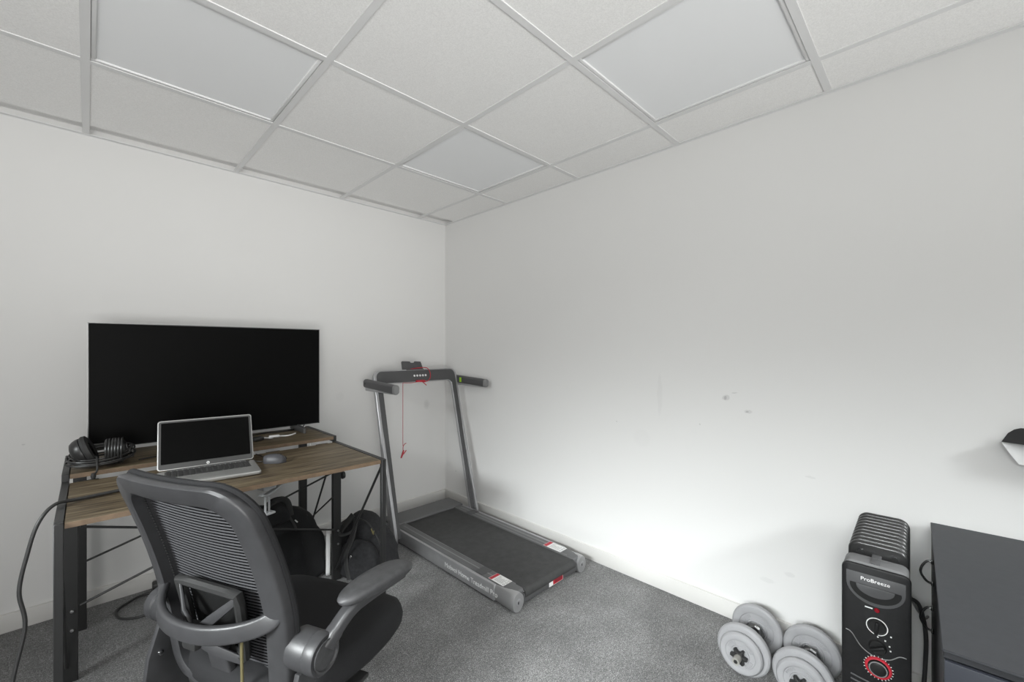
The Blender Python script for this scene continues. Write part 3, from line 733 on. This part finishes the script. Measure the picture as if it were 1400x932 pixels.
def sticker(x, y, w, l, parent, z):
    o = MB().span((x, y, z), (x+w, y+l, z+.0006)).build('warning_sticker', M['sticker'], parent)
    MB().span((x+.001, y+l*.80, z+.0006), (x+w-.001, y+l-.002, z+.001)).build('red_band', M['red'], o)
    ln = MB(); random.seed(3)
    for i in range(7):
        ln.span((x+.008, y+l*(.22+.075*i), z+.0006), (x+w-.008-.02*random.random(), y+l*(.22+.075*i)+.0025, z+.0009))
    for i in range(3): ln.lathe([(.004, .0012), (.0065, .0012), (.0065, 0)], Matrix.Translation((x+w*(.2+.3*i), y+l*.09, z)), 12)
    ln.build('print', M['ink'], o)
sticker(X0+.010, Y0+.055, .062, .105, TM, TZ+.0012); sticker(X1-.072, Y0+.075, .062, .125, TM, TZ+.0012)
o = MB().span((1.635, Y0-.0295, .026), (1.745, Y0-.0278, .060)).build('pinch_sticker', M['sticker'], TM)
MB().span((1.665, Y0-.0302, .028), (1.742, Y0-.0294, .0585)).build('red_band', M['red'], o)
MB().span((1.678, Y0-.0308, .033), (1.735, Y0-.0301, .053)).build('print', plain('dark_red', (.2, .01, .02), .5), o)
text('lettering', 'Mobvoi Home Treadmill Pro', .036, frame((X0-.0086, 1.80, .047), (0, -1, 0), (0, 0, 1)) @ Matrix.Translation((0, 0, 0)), M['rail_line'] if False else plain('letter_silver', .8, .6), sl, .0003, sx=1.0).location = (X0-.0086-1.665, 1.685-1.98, .047)
# tilted U shaped handlebar frame
PB = Vector((0, 2.355, .045)); TA = math.atan2(.26, 1.03)
BU = Vector((0, math.sin(TA), math.cos(TA))); BN = Vector((0, -math.cos(TA), math.sin(TA)))   # up the frame, towards the user
def U(a, b, d=0): return Vector((a, PB.y, PB.z)) + BU*b + BN*d
UX0, UX1, UB = 1.318, 1.990, 1.062
def ushape(x0, x1, top, r, n=7):
    pts = [(x0, 0.0), (x0, .3), (x0, .6), (x0, top-r)]
    pts += [(x0+r-r*math.cos(PI/2*k/n), top-r+r*math.sin(PI/2*k/n)) for k in range(1, n+1)]
    pts += [(x1-r+r*math.sin(PI/2*k/n), top-r+r*math.cos(PI/2*k/n)) for k in range(0, n+1)]
    pts += [(x1, .6), (x1, .3), (x1, 0.0)]
    return pts
oo, ii = ushape(UX0, UX1, UB, .05), ushape(UX0+.054, UX1-.054, UB-.090, .035)
def uframe(oo, ii, d0, d1, ch):
    rings = []
    for (xo, bo), (xi, bi) in zip(oo, ii):
        o2, i2 = Vector((xo, bo)), Vector((xi, bi)); rg = []
        for t, d in ((0, d0+ch), (0, d1-ch), (ch/.06, d1), (1-ch/.06, d1), (1, d1-ch), (1, d0+ch), (1-ch/.06, d0), (ch/.06, d0)):
            p = o2.lerp(i2, t); rg.append(U(p.x, p.y, d))
        rings.append(rg)
    return MB().loft(rings)
uf = uframe(oo, ii, -.014, .014, .004).build('handlebar_frame', M['silver'], TM, False, 30)
o3, i3 = ushape(UX0+.018, UX1-.018, UB-.008, .040), ushape(UX0+.053, UX1-.053, UB-.087, .036)
uframe(o3, i3, .010, .0165, .002).build('dark_inlay', M['tm_dark'], uf, False, 30)
# widened feet of the uprights
for x in (UX0+.012, UX1-.012):
    MB().prism([(-.036, .01), (-.02, -.032), (.02, -.032), (.036, .01), (.034, .10), (.0142, .72), (-.0142, .72), (-.034, .10)], .02, frame((x+.010, PB.y, PB.z), (0, BN.y, BN.z), (0, BU.y, BU.z)) , .004).build('upright_foot', M['silver'], uf)
    MB().lathe([(0, .05), (.02, .05), (.022, 0), (.022, -.05), (0, -.05)], Matrix.Translation((x + (.03 if x < 1.6 else -.03), PB.y+.01, PB.z+.02)) @ Matrix.Rotation(PI/2, 4, 'Y'), 18).build('fold_hinge', M['tm_dark'], uf)
# control icons
ic = MB()
for i in range(5):
    c = U(1.62+.023*i, UB-.047, .0165)
    ic.lathe([(0 if i == 0 else .0038, .0008), (.0075, .0008), (.0075, 0)], frame(c, (1, 0, 0), BU), 16)
    if i: ic.box(c+BN*.0005, (.003, .008, .0008), frame((0, 0, 0), (1, 0, 0), BU))
part(ic.build('control_icons', M['white'], uf), 'row of five small white control icons')
# side handles
for s, xh in ((-1, UX0-.021), (1, UX1+.021)):
    a = Vector((xh, 2.665, .995)); b = a + Vector((0, -.41, -.020))
    hz = (b-a).normalized()
    Mx = frame(a, hz, Vector((1, 0, 0)))
    hb_ = MB().loft([[p_+Vector((0, 0, 0)) for p_ in [a+hz*L + Vector((k_*wx, 0, 0)) + Vector((0, hz.z, -hz.y))*kz*wz for wx, wz in rrect(.040, .058, .018, 5)]] for L, k_, kz in ((0, .7, .75), (.008, .95, .95), (.02, 1, 1), (.2, 1, 1), (.375, 1, 1), (.392, .95, .95), (.40, .75, .8))])
    hb_ = hb_.build('handle', M['tm_dark'], TM)
    MB().loft([[a+hz*L + Vector((k_*wx, 0, 0)) + Vector((0, hz.z, -hz.y))*kz*wz for wx, wz in rrect(.041, .059, .018, 5)] for L, k_, kz in ((.383, 1, 1), (.395, .97, .97), (.402, .8, .85))]).build('handle_tip', M['rail_line'], hb_)
    MB().span((a.x-.013, a.y-.36, a.z-.048), (a.x+.015, a.y-.02, a.z-.026), .006).build('underside', M['silver'], hb_)
    part(MB().lathe([(0, .002), (.007, .001), (.008, 0)], frame(a+hz*.03+Vector((-.02, 0, 0)), (0, 1, 0), (0, 0, -1)) , 14).build('handle_screw', M['black_plastic'], hb_), 'black recessed screw') if s < 0 else \
        part(MB().box(a+hz*.122+Vector((-.0203, 0, 0)), (.0016, .024, .034), None, .0005).build('green_label', M['green'], hb_), 'small bright green label')
# phone tray behind the console
ph = MB().prism([(-.085, 0), (.085, 0), (.07, .062), (.02, .065), (.012, .055), (-.012, .055), (-.02, .065), (-.08, .068), (-.085, .06)], .008, frame(U(1.63, UB-.004, -.012), (1, 0, 0), (0, .25, 1)), .002)
ph = ph.build('phone_tray', M['tm_dark'], TM)
MB().box(U(1.635, UB+.002, .0), (.14, .035, .006), frame((0, 0, 0), (1, 0, 0), (0, 1, 0)), .002).build('tray_lip', M['tm_dark'], ph)
# safety cord, looped over the console and hanging with a clip
cd = thing('safety_cord', 'thin red safety key cord looped over the treadmill console and hanging down', 'cord', tuple(U(1.66, UB-.1, .03)))
c0 = [U(1.60, UB+.002, .01), U(1.66, UB+.008, .012), U(1.72, UB+.004, .028), U(1.742, UB-.03, .031), U(1.735, UB-.075, .029), U(1.70, UB-.095, .018), U(1.66, UB-.088, .027)]
MB().tube(spline(c0, 7), .0028, 7).build('cord_loop', M['red'], cd)
kx = U(1.66, UB-.089, .022)
ky = MB().lathe([(0, .012), (.028, .011), (.032, .006), (.032, -.006), (0, -.008)], Matrix.Translation(kx) @ Matrix.Diagonal((1.15, .8, .8, 1)), 20).tube([kx+Vector((.01, -.01, -.005)), kx+Vector((.036, -.02, -.03))], .003, 6)
ky.build('safety_key', M['red'], cd)
sx_ = U(1.52, UB-.093, .020)
st = MB().tube(spline([kx, kx.lerp(sx_, .5)+Vector((0, 0, -.006)), sx_], 5), .0018, 6).tube([sx_, Vector((sx_.x, sx_.y, .56))], .0018, 6)
st.build('string', M['red'], cd)
ke = Vector((sx_.x, sx_.y, .56))
MB().tube(spline([ke+Vector((.026, 0, .014)), ke+Vector((.014, 0, .010)), ke+Vector((.002, 0, -.006)), ke+Vector((.002, 0, -.04))], 6), .0024, 6).tube([ke+Vector((.006, 0, -.03)), ke+Vector((-.002, 0, -.055)), ke+Vector((-.014, 0, -.082))], .0068, 8, scales=[.7, 1, .7]).tube([ke+Vector((-.008, 0, -.066)), ke+Vector((.010, 0, -.052)), ke+Vector((.026, 0, -.034))], .0034, 6).build('clip', M['red'], cd)
tag(MB().tube(spline([(1.33, 2.50, .012), (1.27, 2.44, .008), (1.20, 2.46, .007), (1.12, 2.52, .007), (1.05, 2.60, .007)], 8), .004, 8).build('treadmill_lead', M['black_cable']), 'black lead on the carpet from the front of the treadmill towards the desk', 'cable')

# ------------------------------------------------------------------ dumbbells (axis along local x, room side towards -x)
DB = thing('dumbbell', 'grey plate dumbbell on the carpet, the one farther left, away from the heater', 'dumbbell', (1.825, .512, 0), 0, 'dumbbells by the right wall')
RR = .092
def plate(x, r, t, side):
    """disc with rounded rim, recessed face with raised ring"""
    pf = [(.013, t/2-.004), (r*.34, t/2-.004), (r*.37, t/2-.001), (r*.42, t/2-.001), (r*.44, t/2-.005), (r*.66, t/2-.005), (r*.69, t/2-.002), (r*.80, t/2), (r*.92, t/2-.002), (r*.98, t/2-.007), (r, t/2-.013)]
    pf = pf + [(a, -b) for a, b in pf[::-1]]
    o = MB().lathe(pf, frame((x, 0, RR), (0, side, 0), (0, 0, 1)), 56)
    rr = r*.55
    for a0 in (20, 110, 200, 290):          # moulded ring of raised strokes
        for j in range(9):
            a = R(a0+j*5.4)
            for face in (1, -1):
                o.box(Vector((x+face*(t/2-.004), rr*math.cos(a), RR+rr*math.sin(a))), (.0022, .0022+.0016*(j % 2), r*.15), Matrix.Rotation(a-PI/2, 4, 'X'), 0)
    o.build('plate', M['plate'], DB, True, 30)
def star(x):
    pts = []
    for i in range(48):
        a = 2*PI*i/48; rr = .0225+.0085*max(-.6, min(.75, 1.6*math.cos(6*a)))
        pts.append((rr*math.cos(a), rr*math.sin(a)))
    sg = -1 if x < 0 else 1
    MB().prism(pts, .018, frame((x, 0, RR), (0, 1, 0), (0, 0, 1)) @ Matrix.Translation((0, 0, -.009)), .003).build('star_nut', M['nut'], DB, True)
plate(-.082, RR, .034, -1); plate(-.112, .074, .028, -1); plate(.088, RR, .034, 1); plate(.118, .074, .028, 1)
star(-.136); star(.142)
for sx in (-1, 1):
    MB().lathe([(0, .006), (.022, .006), (.024, 0), (.022, -.006), (0, -.006)], frame((sx*.058, 0, RR), (0, 1, 0), (0, 0, 1)), 8).lathe([(0, .004), (.034, .004), (.034, -.004), (0, -.004)], frame((sx*.0655, 0, RR), (0, 1, 0), (0, 0, 1)), 6).build('collar', M['bolt'], DB, True)
MB().tube([(-.172, 0, RR), (.172, 0, RR)], .0125, 20).build('bar', plain('bar_steel', (.42, .41, .38), .45, metal=.5), DB, True)
MB().tube([(-.1735, 0, RR), (-.170, 0, RR)], .007, 6).build('bar_hole', M['nut'], DB, True)
MB().tube([(-.05, 0, RR), (.05, 0, RR)], .0155, 20).build('grip', M['nut'], DB, True)
D2 = copy_tree(DB); D2.location = (1.825, .3265, 0); D2['label'] = 'grey plate dumbbell on the carpet right beside the black heater'
D2.rotation_euler = (0, 0, R(1))

# ------------------------------------------------------------------ oil radiator (panel faces local -x)
HT = thing('oil_heater', 'tall black oil filled radiator with dials standing against the right wall', 'heater', (1.80, .128, 0), R(1.2))
def finpoly(w, z0, z1, r): 
    return rrect(w, z1-z0, r, 8, 0, (z0+z1)/2)
for i in range(10):
    x = -.115+.0335*i
    f = MB().prism(finpoly(.138, .085, .632, .03), .020, frame((x, 0, 0), (0, -1, 0), (0, 0, 1)) @ Matrix.Translation((0, 0, -.010)), .0085, 4)
    f.tube([(x, 0, .11), (x, 0, .60)], .014, 12, scales=[(.9, 1), (.9, 1)])
    f.tube([(x-.0165, -.04, .60), (x+.0165, -.04, .60)], .009, 8).tube([(x-.0165, .04, .60), (x+.0165, .04, .60)], .009, 8)
    f.build('fin', M['heater_fin'], HT, True)
hbx = MB()
hbx.prism(rrect(.145, .545, .02, 6, 0, .3275), .058, frame((-.142, 0, 0), (0, -1, 0), (0, 0, 1)), .006)
hbx = hbx.build('control_housing', M['heater_grey'], HT, True)
PX = -.2
fc = MB().prism(rrect(.152, .54, .018, 6, 0, .322), .014, frame((PX+.006, 0, 0), (0, -1, 0), (0, 0, 1)) @ Matrix.Translation((0, 0, -.0)), .004).build('front_panel', M['heater_panel'], HT, True)
MB().prism(rrect(.07, .022, .003, 2), .003, Matrix.Translation((-.162, 0, .600)), .001).build('top_label', M['heater_mid'], hbx, True)
text('lettering', 'DO NOT COVER', .0065, frame((-.162, 0, .6034), (0, -1, 0), (1, 0, 0)), M['rail_line'], hbx, .0001)
def onp(y, z, d=0): return (PX-.008-d, y, z)          # panel coordinates: y to the left, z up
PF = lambda y, z, d=0: frame(onp(y, z, d), (0, -1, 0), (0, 0, 1))
# raised brand band and smile shaped handle
band = [(-.064, .0), (.064, .0), (.064, -.026)] + [(.064*math.cos(R(a)), -.026-.062*math.sin(R(a))) for a in range(6, 180, 6)] + [(-.064, -.026)]
hd = MB(); outer = [(-.065, .0), (-.065, -.03)] + [(-.065*math.cos(R(a)), -.03-.056*math.sin(R(a))) for a in range(8, 180, 8)] + [(.065, -.03), (.065, 0)]
inner = [(-.056, -.031)] + [(-.057*math.cos(R(a)), -.033-.043*math.sin(R(a))) for a in range(8, 180, 8)] + [(.056, -.031)]
hd.prism(outer[::-1], .003, PF(0, .570), .0012)
hd = hd.build('handle', M['heater_mid'], fc, True)
rc = MB().prism(inner[::-1], .0012, PF(0, .570, .0032), 0)
rc.build('handle_recess', M['knob'], fc, True)
cr = [(-.042, -.0315)] + [(-.042*math.cos(R(a)), -.0335-.026*math.sin(R(a))) for a in range(8, 180, 8)] + [(.042, -.0315)]
MB().prism(cr[::-1], .0022, PF(0, .570, .0035), .0005).build('handle_grip', M['heater_mid'], fc, True)
text('lettering', 'ProBreeze', .0145, PF(0, .5555, .0035), M['white'], fc, .0003, sx=1.05)
MB().lathe([(0, .004), (.005, .003), (.0065, 0)], PF(-.004, .474), 16).build('indicator_lamp', M['lamp_red'], fc, True)
MB().box(onp(.014, .476, .0006), (.0012, .017, .003), Matrix.Rotation(R(0), 4, 'X')).build('indicator_mark', M['white'], fc, True)
def dial(y, z, r, ring, ringmat, a):
    o = MB().lathe([(0, .006), (r*.8, .006), (r*.92, .003), (r*.95, 0)], PF(y, z), 32).build('dial', M['knob'], fc, True)
    MB().box(onp(y, z, .010), (.014, r*.42, r*1.7), Matrix.Rotation(R(a), 4, 'X'), .003).build('pointer', M['heater_panel'], o, True)
    if ring: part(MB().lathe([(r*1.04, .001), (r*1.13, .0014), (r*1.15, 0)], PF(y, z), 40).build('dial_ring', ringmat, o, True), 'pale ring')
    return o
dial(-.004, .428, .021, True, M['sticker'], 5)
dial(-.006, .371, .021, False, None, 60)
# timer dial with red ring and ticks
tdl = MB().lathe([(0, .010), (.017, .010), (.020, .008), (.021, 0)], PF(-.007, .312), 36).build('timer_dial', M['knob'], fc, True)
part(MB().lathe([(.0235, .004), (.028, .0035), (.030, 0)], PF(-.007, .312), 40).build('timer_ring', M['red'], tdl, True), 'red ring')
MB().lathe([(.018, .0095), (.0205, .0095), (.0205, .0075)], PF(-.007, .312), 36).build('timer_rim', M['rail_line'], tdl, True)
tk = MB()
for i in range(24):
    a = 2*PI*i/24; tk.box(onp(-.007+.0315*math.cos(a), .312+.0315*math.sin(a), .0006), (.0012, .003, .0014), Matrix.Rotation(a, 4, 'X'))
tk.build('timer_ticks', M['sticker'], tdl, True)
dt = MB()
for y, z in ((-.006, .400), (-.022, .396), (-.031, .384), (-.033, .372), (-.034, .412)): dt.box(onp(y, z, .0005), (.001, .0035, .0035))
dt.build('dial_marks', M['sticker'], fc, True)
MB().tube(spline([onp(.066, .392, 0), onp(.052, .386, 0), onp(.030, .355, 0), onp(.0, .340, 0), onp(-.03, .346, 0), onp(-.052, .365, 0), onp(-.066, .367, 0)], 8), .0014, 6).build('trim_line', M['rail_line'], fc, True)
lv = MB()
for i in range(5): lv.box(onp(.020, .262-.014*i, .001), (.003, .07, .004), Matrix.Rotation(R(8), 4, 'X'), .001)
lv.build('louvre', M['heater_mid'], fc, True)
for x in (-.06, .15):
    ft = MB().box((x, 0, .07), (.03, .136, .016), None, .005).build('foot_bar', M['heater'], HT, True)
    for s in (-1, 1): MB().lathe([(0, -.01), (.022, -.01), (.025, -.006), (.025, .006), (.022, .01), (0, .01)], Matrix.Translation((x, s*.05, .025)) @ Matrix.Rotation(PI/2, 4, 'Y'), 18).box((x, s*.05, .05), (.012, .012, .03)).build('caster', M['black_plastic'], ft, True)
tag(MB().tube(spline([(1.75, .062, .47), (1.77, .04, .455), (1.80, .028, .40), (1.82, .022, .33), (1.83, .024, .24), (1.81, .030, .12), (1.79, .032, .02), (1.83, .06, .006), (1.90, .10, .006)], 9), .0055, 10).build('heater_lead', M['black_cable']), 'black heater lead hanging between the radiator and the black cabinet', 'cable')
tag(MB().tube(spline([(1.93, .06, .40), (1.95, .045, .355), (1.97, .028, .325), (2.0, .02, .32)], 7), .004, 8).build('grey_lead', M['grey_cable']), 'short grey lead emerging behind the radiator beside the wall', 'cable')

# ------------------------------------------------------------------ black cabinet on the right
CA = R(1.5)
CB = thing('black_cabinet', 'low black cabinet with a dark grey top against the right wall', 'cabinet', (1.2, -.0083, 0), CA)
CD, CW, CZ = .85, .55, .625
MB().span((0, -CW, CZ-.005), (CD, 0, CZ), .0012, 1).build('top_panel', M['cab_top'], CB, True)
MB().span((.006, -CW+.003, CZ-.018), (CD, -.003, CZ-.0055)).build('shadow_strip', M['cab'], CB, True)  # dark strip standing for the shadow gap under the top
MB().span((.03, -CW+.005, .0), (CD-.004, -.005, CZ-.0185)).span((.012, -.022, 0), (CD-.002, -.002, CZ-.0185)).span((.012, -CW+.002, 0), (CD-.002, -CW+.022, CZ-.0185)).build('carcass', M['cab'], CB, True)
for i, (z0, z1) in enumerate(((.42, CZ-.021), (.22, .414), (.03, .214))):
    d_ = MB().span((-.002, -CW+.004, z0), (.0118, -.003, z1), .0015).build('drawer', M['cab_front'], CB, True)
    MB().span((-.014, -.40, z1-.08), (0, -.18, z1-.064), .004).build('handle', M['black_frame'], d_, True)
for x, z in ((.55, .565), (.555, .425)):
    rg = MB().tube(spline([(x+.02, .0, z+.022), (x+.02, .012, z+.024), (x+.01, .024, z+.008), (x, .026, z-.008), (x-.01, .014, z-.024), (x-.012, .0, z-.028)], 7), .0032, 8)
    rg.box((x+.02, .002, z+.024), (.012, .006, .012), None, .002).box((x-.012, .002, z-.028), (.012, .006, .012), None, .002)
    part(rg.build('ring_handle', plain('dark_nickel', .10, .25, metal=.9), CB, True), 'dark metal loop')

# ------------------------------------------------------------------ curled card on the right wall
PC = thing('wall_card', 'curled sheet with dark outer side and white folded flap fixed to the right wall', 'paper sheet', (WX, -.26, .92))
def curl(u, v):
    a = R(5+150*u)
    y = -.147-.20*v
    return Vector((WX-.002-.05*math.sin(a)*(.15+.85*min(1, v/.45)**.7), y+.0, .925+.052*min(1, (v/.16))**.55*(1-abs(1-2*u)**1.5)-.045*u*v*.2))
MB().surf(curl, 16, 16, .0012).build('dark_sheet', M['paper_dark'], PC, False, 60)
fl = MB()
fl.surf(lambda u, v: Vector((WX-.002-.045*v-.012*u*v, -.146-.2*u, .925-.068*min(1, u*6.5)*(1-v*.15)*v-.012*u*.5)), 12, 8, .0008)
fl.build('white_flap', M['paper'], PC, False, 60)

# ------------------------------------------------------------------ light and camera
w = bpy.data.worlds.new('daylight'); SC.world = w; w.use_nodes = True
nt = w.node_tree; bg = nt.nodes['Background']; bg.inputs['Color'].default_value = (.97, .985, 1, 1); bg.inputs['Strength'].default_value = .25
def area(name, loc, target, sx, sy, power, col=(1, 1, 1), spread=180):
    l = bpy.data.lights.new(name, 'AREA'); l.shape = 'RECTANGLE'; l.size = sx; l.size_y = sy; l.energy = power; l.color = col; l.spread = R(spread)
    o = bpy.data.objects.new(name, l); COL.objects.link(o); o.location = loc
    o.rotation_euler = (Vector(target)-Vector(loc)).to_track_quat('-Z', 'Y').to_euler(); return o
# daylight by the left window, then fill lamps added at the rear glazing
area('daylight_left_window', (XL+.02, .35, 1.42), (0, .35, 2.6), 3.5, 1.2, 10.5, (1, .992, .975), 140)
area('fill_rear_up', (.15, YR+.02, .9), (.15, -.6, 2.9), 3.1, 1.5, 30, (1, .99, .97), 120)  # added lamp, aimed upward to lift the ceiling
area('fill_rear_level', (-.7, YR+.02, 1.3), (1.0, 2.8, 1.5), 1.4, 1.5, 6, (1, .995, .985), 90)  # added lamp that brightens the back wall
area('fill_rear_rising', (-.7, YR+.02, 1.0), (.9, 2.2, 2.2), 1.4, 1.5, 15, (1, .99, .975), 80)  # added rear lamp, angled up as further fill
# area lamps outside the windows: left pair stand for sky, rear beam is added
area('sky_left', (XL-.85, .0, 2.4), (1.75, .85, .15), 1.9, .7, 32, (.97, .985, 1), 46)
area('sky_left_far', (XL-.85, .3, 2.4), (1.5, .9, 0), 2.2, .7, 23, (.97, .985, 1), 40)
area('beam_rear', (-.1, YR-.85, 2.67), (1.15, 1.15, 0), 2.6, .8, 26, (.97, .985, 1), 36)  # added beam that brightens the carpet on the right

cam = bpy.data.cameras.new('camera'); cam.sensor_width = 36; cam.lens = 36*580/1400; cam.shift_y = 11/1400; cam.clip_start = .02
co = bpy.data.objects.new('camera', cam); COL.objects.link(co); co.location = (0, 0, 1.22)
co.rotation_euler = (PI/2, 0, -PI/4); SC.camera = co
SC.view_settings.view_transform = 'Standard'; SC.view_settings.look = 'None'
SC.view_settings.exposure = 0; SC.view_settings.gamma = 1; SC.view_settings.use_curve_mapping = False
